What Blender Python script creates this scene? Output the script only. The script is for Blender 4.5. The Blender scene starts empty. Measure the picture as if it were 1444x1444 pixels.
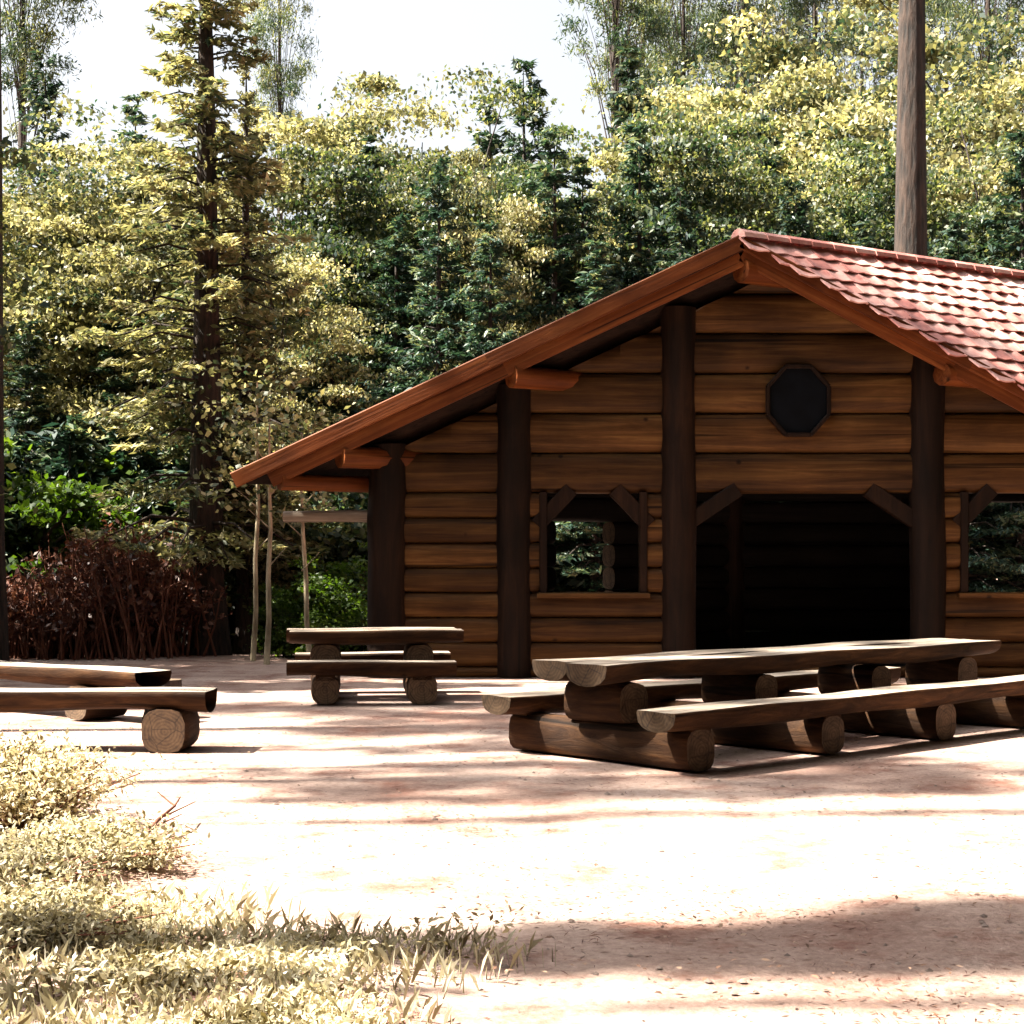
import bpy, math, random
import numpy as np
from mathutils import Vector, Matrix

# ------------------------------------------------------------------ camera, sky, sun, exposure
scene = bpy.context.scene
COL = scene.collection
F, EYE, HOR = 2300.0, 1.5, 790.0          # focal length in photo pixels, eye height, horizon row

cam_d = bpy.data.cameras.new('camera')
cam_d.sensor_width = 36.0
cam_d.lens = 36.0 * F / 1444.0
cam_d.shift_y = (HOR - 722.0) / 1444.0
cam_d.clip_end = 2000.0
cam = bpy.data.objects.new('camera', cam_d)
COL.objects.link(cam)
cam.location = (0, 0, EYE)
cam.rotation_euler = (math.radians(90), 0, 0)
scene.camera = cam

SUN = Vector((-0.61, -0.05, 0.79)).normalized()      # towards the sun: from the left, high
world = bpy.data.worlds.new('World')
scene.world = world
world.use_nodes = True
wn = world.node_tree.nodes
wl = world.node_tree.links
bgn = wn['Background']
sky = wn.new('ShaderNodeTexSky')
sky.sky_type = 'NISHITA'
sky.sun_disc = False
sky.sun_elevation = math.asin(SUN.z)
sky.sun_rotation = math.atan2(SUN.x, SUN.y)
sky.air_density = 1.0
sky.dust_density = 6.0
sky.ozone_density = 1.0
hz = wn.new('ShaderNodeHueSaturation')          # thin white haze over the whole sky
hz.inputs['Saturation'].default_value = .3
wl.new(sky.outputs[0], hz.inputs['Color'])
wl.new(hz.outputs[0], bgn.inputs[0])
bgn.inputs[1].default_value = 0.053

sun_d = bpy.data.lights.new('sun', 'SUN')
sun_d.energy = 5.0
sun_d.angle = math.radians(0.6)
sun_d.color = (1.0, 0.93, 0.80)
sun_o = bpy.data.objects.new('sun', sun_d)
COL.objects.link(sun_o)
sun_o.location = SUN * 60
sun_o.rotation_euler = (-SUN).to_track_quat('-Z', 'Y').to_euler()

vs = scene.view_settings
vs.view_transform = 'Standard'
vs.look = 'None'
vs.exposure = 2.75
vs.gamma = 1.0
vs.use_curve_mapping = False
scene.render.engine = 'CYCLES'
cy = scene.cycles
cy.max_bounces = 6
cy.diffuse_bounces = 3
cy.glossy_bounces = 2
cy.transmission_bounces = 4
cy.transparent_max_bounces = 4
cy.caustics_reflective = False
cy.caustics_refractive = False
cy.use_denoising = True

# ------------------------------------------------------------------ helpers
def at(px, py, D):
    return Vector(((px - 722.0) / F * D, D, EYE - (py - HOR) / F * D))

def gx(px, D):
    return (px - 722.0) / F * D

def ztop(py, D):
    return EYE + (HOR - py) / F * D

def tag(o, label=None, cat=None, group=None, kind=None):
    if label: o['label'] = label
    if cat: o['category'] = cat
    if group: o['group'] = group
    if kind: o['kind'] = kind
    return o

def link(name, me, parent=None, loc=None, rz=None):
    o = bpy.data.objects.new(name, me)
    COL.objects.link(o)
    if parent is not None: o.parent = parent
    if loc is not None: o.location = loc
    if rz is not None: o.rotation_euler = (0, 0, rz)
    return o

def empty(name, loc=(0, 0, 0), rz=0.0):
    return link(name, None, None, loc, rz)

class MB:
    """collects shapes into one mesh"""
    def __init__(s):
        s.v, s.f, s.m, s.sm = [], [], [], []
    def add(s, v, f, m=0, smooth=False):
        n = len(s.v)
        s.v += [tuple(p) for p in v]
        s.f += [tuple(i + n for i in q) for q in f]
        s.m += [m] * len(f)
        s.sm += [smooth] * len(f)
    def box(s, x0, x1, y0, y1, z0, z1, m=0):
        v = [(x0, y0, z0), (x1, y0, z0), (x1, y1, z0), (x0, y1, z0), (x0, y0, z1), (x1, y0, z1), (x1, y1, z1), (x0, y1, z1)]
        f = [(3, 2, 1, 0), (4, 5, 6, 7), (0, 1, 5, 4), (1, 2, 6, 5), (2, 3, 7, 6), (3, 0, 4, 7)]
        s.add(v, f, m)
    def prism(s, p0, p1, up, w, h, m=0, chamfer=0.012):
        """bar from p0 to p1 with width w (sideways), height h along 'up', chamfered edges"""
        p0, p1 = Vector(p0), Vector(p1)
        d = (p1 - p0).normalized()
        side = d.cross(Vector(up)).normalized()
        upv = side.cross(d).normalized()
        c = min(chamfer, w * .3, h * .3)
        a, b = w / 2, h / 2
        prof = [(-a + c, -b), (a - c, -b), (a, -b + c), (a, b - c), (a - c, b), (-a + c, b), (-a, b - c), (-a, -b + c)]
        v = [p0 + side * x + upv * y for x, y in prof] + [p1 + side * x + upv * y for x, y in prof]
        f = [(i, (i + 1) % 8, 8 + (i + 1) % 8, 8 + i) for i in range(8)]
        f += [tuple(range(7, -1, -1)), tuple(range(8, 16))]
        s.add(v, f, m)
    def tube(s, pts, rad, n=10, m=0, mcap=None, smooth=True, rng=None, rough=0.0, caps=True):
        pts = [Vector(p) for p in pts]
        k = len(pts)
        v = []
        ref = Vector((0, 0, 1))
        d0 = (pts[-1] - pts[0]).normalized()
        if abs(d0.z) > .9: ref = Vector((0, 1, 0))
        for i, p in enumerate(pts):
            d = (pts[min(i + 1, k - 1)] - pts[max(i - 1, 0)]).normalized()
            a = d.cross(ref).normalized(); b = a.cross(d)
            for j in range(n):
                t = 2 * math.pi * j / n
                r = rad[i]
                if rng is not None: r *= 1 + rough * (rng.random() - .5)
                v.append(p + (a * math.cos(t) + b * math.sin(t)) * r)
        f = [(i * n + j, i * n + (j + 1) % n, (i + 1) * n + (j + 1) % n, (i + 1) * n + j) for i in range(k - 1) for j in range(n)]
        s.add(v, f, m, smooth)
        if caps:
            s.add(v[:n], [tuple(range(n))], m if mcap is None else mcap)
            s.add(v[-n:], [tuple(range(n - 1, -1, -1))], m if mcap is None else mcap)
    def mesh(s, name, mats):
        me = bpy.data.meshes.new(name)
        me.from_pydata(s.v, [], s.f)
        for m in mats: me.materials.append(m)
        me.polygons.foreach_set('material_index', s.m)
        me.polygons.foreach_set('use_smooth', s.sm)
        me.update()
        return me
    def build(s, name, mats, parent=None, loc=None, rz=None):
        if not isinstance(mats, (list, tuple)): mats = [mats]
        return link(name, s.mesh(name, mats), parent, loc, rz)

def quads_mesh(name, verts, mat, tint=None):
    """verts: (N,4,3) array of loose leaf quads"""
    n = len(verts)
    me = bpy.data.meshes.new(name)
    me.vertices.add(4 * n)
    me.vertices.foreach_set('co', np.ascontiguousarray(verts, dtype=np.float32).ravel())
    me.loops.add(4 * n)
    me.loops.foreach_set('vertex_index', np.arange(4 * n, dtype=np.int32))
    me.polygons.add(n)
    me.polygons.foreach_set('loop_start', np.arange(0, 4 * n, 4, dtype=np.int32))
    try:
        me.polygons.foreach_set('loop_total', np.full(n, 4, dtype=np.int32))
    except Exception:
        pass
    if tint is not None:
        at_ = me.attributes.new('tint', 'FLOAT', 'FACE')
        at_.data.foreach_set('value', tint.astype(np.float32))
    me.materials.append(mat)
    me.update(calc_edges=True)
    return me

def unit(a):
    return a / np.maximum(np.linalg.norm(a, axis=-1, keepdims=True), 1e-9)

def leaves(rng, c, L, W, up=0.6, tdir=None):
    """diamond leaves at centres c (N,3)"""
    n = len(c)
    nor = unit(rng.normal(size=(n, 3)) + np.array([0, 0, up]) * 2)
    t = rng.normal(size=(n, 3)) if tdir is None else tdir + rng.normal(size=(n, 3)) * .25
    t = unit(t - nor * np.sum(t * nor, 1, keepdims=True))
    b = np.cross(nor, t)
    s = rng.uniform(.6, 1.3, size=(n, 1))
    t, b = t * s * L / 2, b * s * W / 2
    k = nor * L * .06
    return np.stack([c - t, c + b * 1.0 + k - t * .15, c + t, c - b + k - t * .15], 1)

# ------------------------------------------------------------------ materials
MATS = {}
def new_mat(name):
    m = bpy.data.materials.new(name)
    m.use_nodes = True
    MATS[name] = m
    nt = m.node_tree
    return m, nt.nodes, nt.links, nt.nodes['Principled BSDF']

def ramp(nd, stops):
    r = nd.new('ShaderNodeValToRGB')
    e = r.color_ramp.elements
    while len(e) < len(stops): e.new(.5)
    for i, (p, c) in enumerate(stops):
        e[i].position = p
        e[i].color = (c[0], c[1], c[2], 1)
    return r

def wood(name, dark, mid, light, stretch=(0.5, 7, 7), rough=.65, vary=.45, bump=.35, knots=True):
    """grain runs along the object's local X"""
    m, nd, lk, bs = new_mat(name)
    tc = nd.new('ShaderNodeTexCoord')
    oi = nd.new('ShaderNodeObjectInfo')
    off = nd.new('ShaderNodeVectorMath'); off.operation = 'SCALE'
    cmb = nd.new('ShaderNodeCombineXYZ')
    for i in range(3): lk.new(oi.outputs['Random'], cmb.inputs[i])
    lk.new(cmb.outputs[0], off.inputs[0]); off.inputs['Scale'].default_value = 37.0
    add = nd.new('ShaderNodeVectorMath'); add.operation = 'ADD'
    lk.new(tc.outputs['Object'], add.inputs[0]); lk.new(off.outputs[0], add.inputs[1])
    mp = nd.new('ShaderNodeMapping'); mp.inputs['Scale'].default_value = stretch
    lk.new(add.outputs[0], mp.inputs[0])
    n1 = nd.new('ShaderNodeTexNoise'); n1.inputs['Scale'].default_value = 1.6
    n1.inputs['Detail'].default_value = 8; n1.inputs['Roughness'].default_value = .68
    n1.inputs['Distortion'].default_value = .6
    lk.new(mp.outputs[0], n1.inputs[0])
    r = ramp(nd, [(.28, dark), (.5, mid), (.74, light)])
    lk.new(n1.outputs[0], r.inputs[0])
    n2 = nd.new('ShaderNodeTexNoise'); n2.inputs['Scale'].default_value = 1.3; n2.inputs['Detail'].default_value = 4
    lk.new(add.outputs[0], n2.inputs[0])
    # per-piece and patchy value variation
    mr = nd.new('ShaderNodeMapRange'); mr.inputs[3].default_value = 1 - vary; mr.inputs[4].default_value = 1 + vary * .6
    lk.new(oi.outputs['Random'], mr.inputs[0])
    mr2 = nd.new('ShaderNodeMapRange'); mr2.inputs[1].default_value = .3; mr2.inputs[2].default_value = .7
    mr2.inputs[3].default_value = .6; mr2.inputs[4].default_value = 1.25
    lk.new(n2.outputs[0], mr2.inputs[0])
    mu = nd.new('ShaderNodeMath'); mu.operation = 'MULTIPLY'
    lk.new(mr.outputs[0], mu.inputs[0]); lk.new(mr2.outputs[0], mu.inputs[1])
    mpc = nd.new('ShaderNodeMapping'); mpc.inputs['Scale'].default_value = tuple(.55 * q if q < 1.3 else 2.2 * q for q in stretch)
    lk.new(add.outputs[0], mpc.inputs[0])
    nc = nd.new('ShaderNodeTexNoise'); nc.inputs['Scale'].default_value = 1.0; nc.inputs['Detail'].default_value = 2
    lk.new(mpc.outputs[0], nc.inputs[0])
    cr = ramp(nd, [(.30, (.25, .25, .25)), (.36, (1, 1, 1))])
    lk.new(nc.outputs[0], cr.inputs[0])
    vk = nd.new('ShaderNodeTexVoronoi'); vk.inputs['Scale'].default_value = 1.9
    lk.new(add.outputs[0], vk.inputs[0])
    kr = ramp(nd, [(.035, (.22, .2, .2)), (.085, (1, 1, 1))])
    lk.new(vk.outputs['Distance'], kr.inputs[0])
    ck = nd.new('ShaderNodeMix'); ck.data_type = 'RGBA'; ck.blend_type = 'MULTIPLY'; ck.inputs[0].default_value = 1
    lk.new(cr.outputs[0], ck.inputs[6]); lk.new(kr.outputs[0], ck.inputs[7])
    ck2 = nd.new('ShaderNodeMix'); ck2.data_type = 'RGBA'; ck2.blend_type = 'MULTIPLY'; ck2.inputs[0].default_value = 1
    lk.new(ck.outputs[2], ck2.inputs[6]); lk.new(r.outputs[0], ck2.inputs[7])
    hs = nd.new('ShaderNodeHueSaturation')
    lk.new(mu.outputs[0], hs.inputs['Value']); lk.new(ck2.outputs[2], hs.inputs['Color'])
    lk.new(hs.outputs[0], bs.inputs['Base Color'])
    bs.inputs['Roughness'].default_value = rough
    bs.inputs['Specular IOR Level'].default_value = .12
    b = nd.new('ShaderNodeBump'); b.inputs['Strength'].default_value = bump; b.inputs['Distance'].default_value = .03
    lk.new(n1.outputs[0], b.inputs['Height']); lk.new(b.outputs[0], bs.inputs['Normal'])
    return m

def bark(name, dark, light, scale=(9, 9, 1.6), bump=.9):
    m, nd, lk, bs = new_mat(name)
    tc = nd.new('ShaderNodeTexCoord')
    mp = nd.new('ShaderNodeMapping'); mp.inputs['Scale'].default_value = scale
    lk.new(tc.outputs['Object'], mp.inputs[0])
    n1 = nd.new('ShaderNodeTexNoise'); n1.inputs['Scale'].default_value = 1.0
    n1.inputs['Detail'].default_value = 9; n1.inputs['Roughness'].default_value = .7
    lk.new(mp.outputs[0], n1.inputs[0])
    vo = nd.new('ShaderNodeTexVoronoi'); vo.inputs['Scale'].default_value = 1.1
    lk.new(mp.outputs[0], vo.inputs[0])
    mx = nd.new('ShaderNodeMath'); mx.operation = 'MULTIPLY_ADD'
    lk.new(vo.outputs['Distance'], mx.inputs[0]); mx.inputs[1].default_value = .4
    lk.new(n1.outputs[0], mx.inputs[2])
    r = ramp(nd, [(.50, dark), (.66, tuple(.5 * (a_ + b_) * .8 for a_, b_ in zip(dark, light))), (.86, light)])
    lk.new(mx.outputs[0], r.inputs[0])
    lk.new(r.outputs[0], bs.inputs['Base Color'])
    bs.inputs['Roughness'].default_value = .9
    b = nd.new('ShaderNodeBump'); b.inputs['Strength'].default_value = bump; b.inputs['Distance'].default_value = .05
    lk.new(mx.outputs[0], b.inputs['Height']); lk.new(b.outputs[0], bs.inputs['Normal'])
    return m

def leafmat(name, c_dark, c_mid, c_light, trans, tmix=.45, rough=.5, vary=.25):
    m, nd, lk, bs = new_mat(name)
    a = nd.new('ShaderNodeAttribute'); a.attribute_name = 'tint'
    r = ramp(nd, [(0.0, c_dark), (.5, c_mid), (1.0, c_light)])
    lk.new(a.outputs['Fac'], r.inputs[0])
    oi = nd.new('ShaderNodeObjectInfo')
    mr = nd.new('ShaderNodeMapRange'); mr.inputs[3].default_value = 1 - vary; mr.inputs[4].default_value = 1 + vary
    lk.new(oi.outputs['Random'], mr.inputs[0])
    hs = nd.new('ShaderNodeHueSaturation')
    lk.new(mr.outputs[0], hs.inputs['Value']); lk.new(r.outputs[0], hs.inputs['Color'])
    lk.new(hs.outputs[0], bs.inputs['Base Color'])
    bs.inputs['Roughness'].default_value = rough
    bs.inputs['Specular IOR Level'].default_value = .35
    tr = nd.new('ShaderNodeBsdfTranslucent')
    mc = nd.new('ShaderNodeMix'); mc.data_type = 'RGBA'; mc.blend_type = 'MULTIPLY'; mc.inputs[0].default_value = 1
    lk.new(hs.outputs[0], mc.inputs[6]); mc.inputs[7].default_value = (*trans, 1)
    lk.new(mc.outputs[2], tr.inputs[0])
    ms = nd.new('ShaderNodeMixShader'); ms.inputs[0].default_value = tmix
    lk.new(bs.outputs[0], ms.inputs[1]); lk.new(tr.outputs[0], ms.inputs[2])
    lk.new(ms.outputs[0], nd['Material Output'].inputs['Surface'])
    return m

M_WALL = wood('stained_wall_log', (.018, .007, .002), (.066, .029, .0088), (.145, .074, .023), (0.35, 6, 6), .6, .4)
M_INNER_SHADE = wood('inner_shade_log', (.004, .003, .003), (.008, .006, .005), (.013, .010, .008), (0.35, 6, 6), .8, .3)  # logs of the inner walls, indoor shade put into their colour
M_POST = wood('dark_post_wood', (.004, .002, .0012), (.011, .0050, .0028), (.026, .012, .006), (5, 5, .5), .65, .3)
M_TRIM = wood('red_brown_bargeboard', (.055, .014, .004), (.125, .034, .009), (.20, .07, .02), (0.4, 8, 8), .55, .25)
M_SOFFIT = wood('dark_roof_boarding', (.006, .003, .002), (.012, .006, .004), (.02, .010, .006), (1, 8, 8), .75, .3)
M_TABLE = wood('weathered_table_wood', (.15, .11, .08), (.31, .25, .20), (.50, .43, .37), (0.5, 9, 9), .7, .2)
M_LOGSIDE = wood('rough_log_bark', (.012, .006, .004), (.040, .019, .009), (.10, .048, .020), (1.2, 7, 7), .8, .3, .6)
M_OLDLOG = wood('grey_old_log', (.12, .09, .07), (.28, .23, .19), (.46, .40, .34), (0.6, 9, 9), .8, .25)

def ends_mat():
    m, nd, lk, bs = new_mat('cut_log_end')
    tc = nd.new('ShaderNodeTexCoord')
    w = nd.new('ShaderNodeTexWave'); w.wave_type = 'RINGS'; w.rings_direction = 'X'
    w.inputs['Scale'].default_value = 12; w.inputs['Distortion'].default_value = 4; w.inputs['Detail'].default_value = 3
    lk.new(tc.outputs['Object'], w.inputs[0])
    n = nd.new('ShaderNodeTexNoise'); n.inputs['Scale'].default_value = 14; n.inputs['Detail'].default_value = 8
    n.inputs['Roughness'].default_value = .75
    lk.new(tc.outputs['Object'], n.inputs[0])
    ad = nd.new('ShaderNodeMath'); ad.operation = 'MULTIPLY_ADD'
    lk.new(w.outputs[0], ad.inputs[0]); ad.inputs[1].default_value = .16; lk.new(n.outputs[0], ad.inputs[2])
    vo = nd.new('ShaderNodeTexVoronoi'); vo.feature = 'DISTANCE_TO_EDGE'; vo.inputs['Scale'].default_value = 6
    lk.new(tc.outputs['Object'], vo.inputs[0])
    cr = ramp(nd, [(.0, (.25, .22, .2)), (.035, (1, 1, 1))]); lk.new(vo.outputs[0], cr.inputs[0])
    r0 = ramp(nd, [(.35, (.035, .020, .011)), (.58, (.085, .050, .026)), (.8, (.14, .09, .05))])
    lk.new(ad.outputs[0], r0.inputs[0])
    r = nd.new('ShaderNodeMix'); r.data_type = 'RGBA'; r.blend_type = 'MULTIPLY'; r.inputs[0].default_value = .8
    lk.new(r0.outputs[0], r.inputs[6]); lk.new(cr.outputs[0], r.inputs[7])
    lk.new(r.outputs[2], bs.inputs['Base Color'])
    bs.inputs['Roughness'].default_value = .8
    return m
M_END = ends_mat()

def tile_mat():
    m, nd, lk, bs = new_mat('red_clay_tile')
    oi = nd.new('ShaderNodeObjectInfo')
    tc = nd.new('ShaderNodeTexCoord')
    ge = nd.new('ShaderNodeNewGeometry')
    n = nd.new('ShaderNodeTexNoise'); n.inputs['Scale'].default_value = 3.1; n.inputs['Detail'].default_value = 8
    n.inputs['Roughness'].default_value = .7
    lk.new(ge.outputs['Position'], n.inputs[0])
    ad = nd.new('ShaderNodeMath'); ad.operation = 'MULTIPLY_ADD'
    lk.new(oi.outputs['Random'], ad.inputs[0]); ad.inputs[1].default_value = .36
    lk.new(n.outputs[0], ad.inputs[2])
    r = ramp(nd, [(.33, (.13, .042, .037)), (.58, (.41, .155, .13)), (.98, (.70, .44, .39))])
    lk.new(ad.outputs[0], r.inputs[0]); lk.new(r.outputs[0], bs.inputs['Base Color'])
    bs.inputs['Roughness'].default_value = .5
    b = nd.new('ShaderNodeBump'); b.inputs['Strength'].default_value = .3; b.inputs['Distance'].default_value = .02
    lk.new(n.outputs[0], b.inputs['Height']); lk.new(b.outputs[0], bs.inputs['Normal'])
    return m
M_TILE = tile_mat()

def ground_mat():
    m, nd, lk, bs = new_mat('forest_soil')
    tc = nd.new('ShaderNodeTexCoord')
    n1 = nd.new('ShaderNodeTexNoise'); n1.inputs['Scale'].default_value = .55; n1.inputs['Detail'].default_value = 9
    n1.inputs['Roughness'].default_value = .62
    n2 = nd.new('ShaderNodeTexNoise'); n2.inputs['Scale'].default_value = 24; n2.inputs['Detail'].default_value = 8
    n2.inputs['Roughness'].default_value = .75
    n3 = nd.new('ShaderNodeTexVoronoi'); n3.inputs['Scale'].default_value = 55
    for q in (n1, n2, n3): lk.new(tc.outputs['Object'], q.inputs[0])
    r1 = ramp(nd, [(.34, (.26, .165, .135)), (.52, (.40, .29, .245)), (.75, (.50, .40, .35))])
    lk.new(n1.outputs[0], r1.inputs[0])
    r2 = ramp(nd, [(.3, (.35, .28, .25)), (.6, (1, 1, 1))])
    lk.new(n2.outputs[0], r2.inputs[0])
    n4 = nd.new('ShaderNodeTexNoise'); n4.inputs['Scale'].default_value = 1.7; n4.inputs['Detail'].default_value = 10
    n4.inputs['Roughness'].default_value = .72
    lk.new(tc.outputs['Object'], n4.inputs[0])
    r4 = ramp(nd, [(.50, (0, 0, 0)), (.66, (1, 1, 1))])
    lk.new(n4.outputs[0], r4.inputs[0])
    litter_dapple = nd.new('ShaderNodeMix'); litter_dapple.data_type = 'RGBA'
    lk.new(r4.outputs[0], litter_dapple.inputs[0]); lk.new(r1.outputs[0], litter_dapple.inputs[6]); litter_dapple.inputs[7].default_value = (.21, .10, .075, 1)  # reddish litter patches that also carry dappled half shade as colour
    mx = nd.new('ShaderNodeMix'); mx.data_type = 'RGBA'; mx.blend_type = 'MULTIPLY'; mx.inputs[0].default_value = .6
    lk.new(litter_dapple.outputs[2], mx.inputs[6]); lk.new(r2.outputs[0], mx.inputs[7])
    lk.new(mx.outputs[2], bs.inputs['Base Color'])
    bs.inputs['Roughness'].default_value = .95
    bs.inputs['Specular IOR Level'].default_value = .15
    h = nd.new('ShaderNodeMath'); h.operation = 'ADD'
    h.operation = 'MULTIPLY_ADD'; lk.new(n3.outputs['Distance'], h.inputs[0]); h.inputs[1].default_value = .25; lk.new(n2.outputs[0], h.inputs[2])
    b = nd.new('ShaderNodeBump'); b.inputs['Strength'].default_value = .45; b.inputs['Distance'].default_value = .03
    lk.new(h.outputs[0], b.inputs['Height']); lk.new(b.outputs[0], bs.inputs['Normal'])
    return m
M_GROUND = ground_mat()

def flat(name, c, rough=.8):
    m, nd, lk, bs = new_mat(name)
    tc = nd.new('ShaderNodeTexCoord')
    n = nd.new('ShaderNodeTexNoise'); n.inputs['Scale'].default_value = 5; n.inputs['Detail'].default_value = 7
    lk.new(tc.outputs['Object'], n.inputs[0])
    r = ramp(nd, [(.3, tuple(x * .55 for x in c)), (.7, tuple(x * 1.3 for x in c))])
    lk.new(n.outputs[0], r.inputs[0]); lk.new(r.outputs[0], bs.inputs['Base Color'])
    bs.inputs['Roughness'].default_value = rough
    bs.inputs['Specular IOR Level'].default_value = .1
    return m
M_FLOOR = flat('trodden_earth_floor', (.014, .010, .009))  # near black, so the colour carries the shade inside the hut
M_TWIG = flat('dead_brown_twig', (.13, .055, .036))

M_BARK = bark('grey_brown_bark', (.010, .007, .006), (.050, .034, .027))
M_BARKP = bark('pine_bark', (.006, .004, .003), (.042, .024, .016), (13, 13, 2.6), 1.0)
M_BARKL = bark('pale_bark', (.16, .12, .07), (.50, .42, .28), (6, 6, 2), .4)

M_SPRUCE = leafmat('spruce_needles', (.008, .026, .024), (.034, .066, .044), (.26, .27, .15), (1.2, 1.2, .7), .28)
M_YSPRUCE = leafmat('sunlit_spruce_needles', (.024, .045, .024), (.20, .188, .09), (.57, .52, .33), (1.2, 1.15, .76), .42)  # lit copy of the spruce needles, sunlight put into the colour
M_BEECH = leafmat('yellow_green_leaf', (.022, .046, .028), (.215, .203, .096), (.60, .55, .35), (1.2, 1.15, .76), .45)  # cream end of the range carries sunlight and haze as colour
M_OLIVE = leafmat('olive_leaf', (.010, .032, .025), (.060, .082, .042), (.32, .31, .17), (1.35, 1.35, .6), .4)
M_GREEN = leafmat('fresh_green_leaf', (.03, .065, .015), (.07, .12, .02), (.14, .19, .04), (1.5, 1.6, .4), .45)
M_BROWNLEAF = leafmat('dead_brown_leaf', (.035, .012, .010), (.085, .030, .022), (.16, .075, .045), (1.3, 1.0, .7), .25)
M_PALE = leafmat('pale_sunlit_leaf', (.07, .052, .018), (.50, .44, .29), (.72, .69, .57), (1.12, 1.08, .86), .5)  # sun glare put into the leaf colour
M_LITTER = leafmat('fallen_leaf', (.10, .05, .03), (.22, .12, .08), (.38, .26, .18), (1.1, 1.0, .8), .1)
M_GRASS = leafmat('pale_sunlit_grass', (.14, .10, .05), (.42, .38, .26), (.62, .59, .48), (1.1, 1.08, .85), .3)  # blades whitened, strong sun put into their colour

# ------------------------------------------------------------------ ground
def build_ground():
    xs = np.unique(np.concatenate([np.linspace(-400, -30, 20), np.linspace(-30, 30, 121), np.linspace(30, 400, 20)]))
    ys = np.unique(np.concatenate([np.linspace(-60, 2, 12), np.linspace(2, 45, 130), np.linspace(45, 600, 24)]))
    X, Y = np.meshgrid(xs, ys)
    Z = .018 * np.sin(X * 1.3 + .6 * Y) + .014 * np.sin(2.1 * Y - .7 * X + 1) + .01 * np.sin(3.7 * X + 1.9 * Y)
    Z -= .045
    Z *= np.clip((np.abs(Y - 17.5) - 6.5) / 3, 0, 1) * .9 + .1     # level under the tables and the hut
    v = np.stack([X, Y, Z], -1).reshape(-1, 3)
    nx = len(xs)
    f = [(j * nx + i, j * nx + i + 1, (j + 1) * nx + i + 1, (j + 1) * nx + i) for j in range(len(ys) - 1) for i in range(nx - 1)]
    mb = MB(); mb.add(v, f, 0, True)
    tag(mb.build('ground', M_GROUND), 'pinkish brown trodden soil of the forest clearing', 'ground', kind='structure')
build_ground()

# ------------------------------------------------------------------ log hut
HY = 21.0                                   # depth of the front wall
RV = Vector((.834, .552, 0)).normalized()   # ridge direction (the hut is skewed to its front)
APEX = Vector((2.87, 20.43, 5.50))
SR, SL = .53, .468                          # fall of the two rakes per metre along the front
BR, BL = 5.75, 6.35
RLEN = 7.2
XC = APEX.x + RV.x * (HY - APEX.y) / RV.y

def roof_z(x, y=HY):
    a = (y - APEX.y) / RV.y
    b = x - (APEX.x + RV.x * a)
    return APEX.z - (SR * b if b > 0 else -SL * b)

def log_mesh(name, L, hy, hz, seed, mats, n=12, rings=9, ex=2.6, wob=.03, end_m=1):
    """rounded log along local X, centred, half sizes hy, hz"""
    rr = random.Random(seed)
    mb = MB()
    v = []
    ph = rr.random() * 9
    for i in range(rings):
        x = -L / 2 + L * i / (rings - 1)
        sc = 1 + wob * math.sin(ph + x * 1.7) + wob * .6 * (rr.random() - .5)
        oy = wob * hy * math.sin(ph * 2 + x * 1.1)
        for j in range(n):
            t = 2 * math.pi * (j + .5) / n
            c, s_ = math.cos(t), math.sin(t)
            cy_ = math.copysign(abs(c) ** (2 / ex), c); sz = math.copysign(abs(s_) ** (2 / ex), s_)
            q = sc * (1 + wob * .7 * (rr.random() - .5))
            if i in (0, rings - 1): q *= .965
            v.append((x, cy_ * hy * q + oy, sz * hz * q))
    f = [(i * n + j, (i + 1) * n + j, (i + 1) * n + (j + 1) % n, i * n + (j + 1) % n) for i in range(rings - 1) for j in range(n)]
    mb.add(v, f, 0, True)
    mb.add(v[:n], [tuple(range(n))], end_m)
    mb.add(v[-n:], [tuple(range(n - 1, -1, -1))], end_m)
    return mb.mesh(name, mats)

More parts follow.
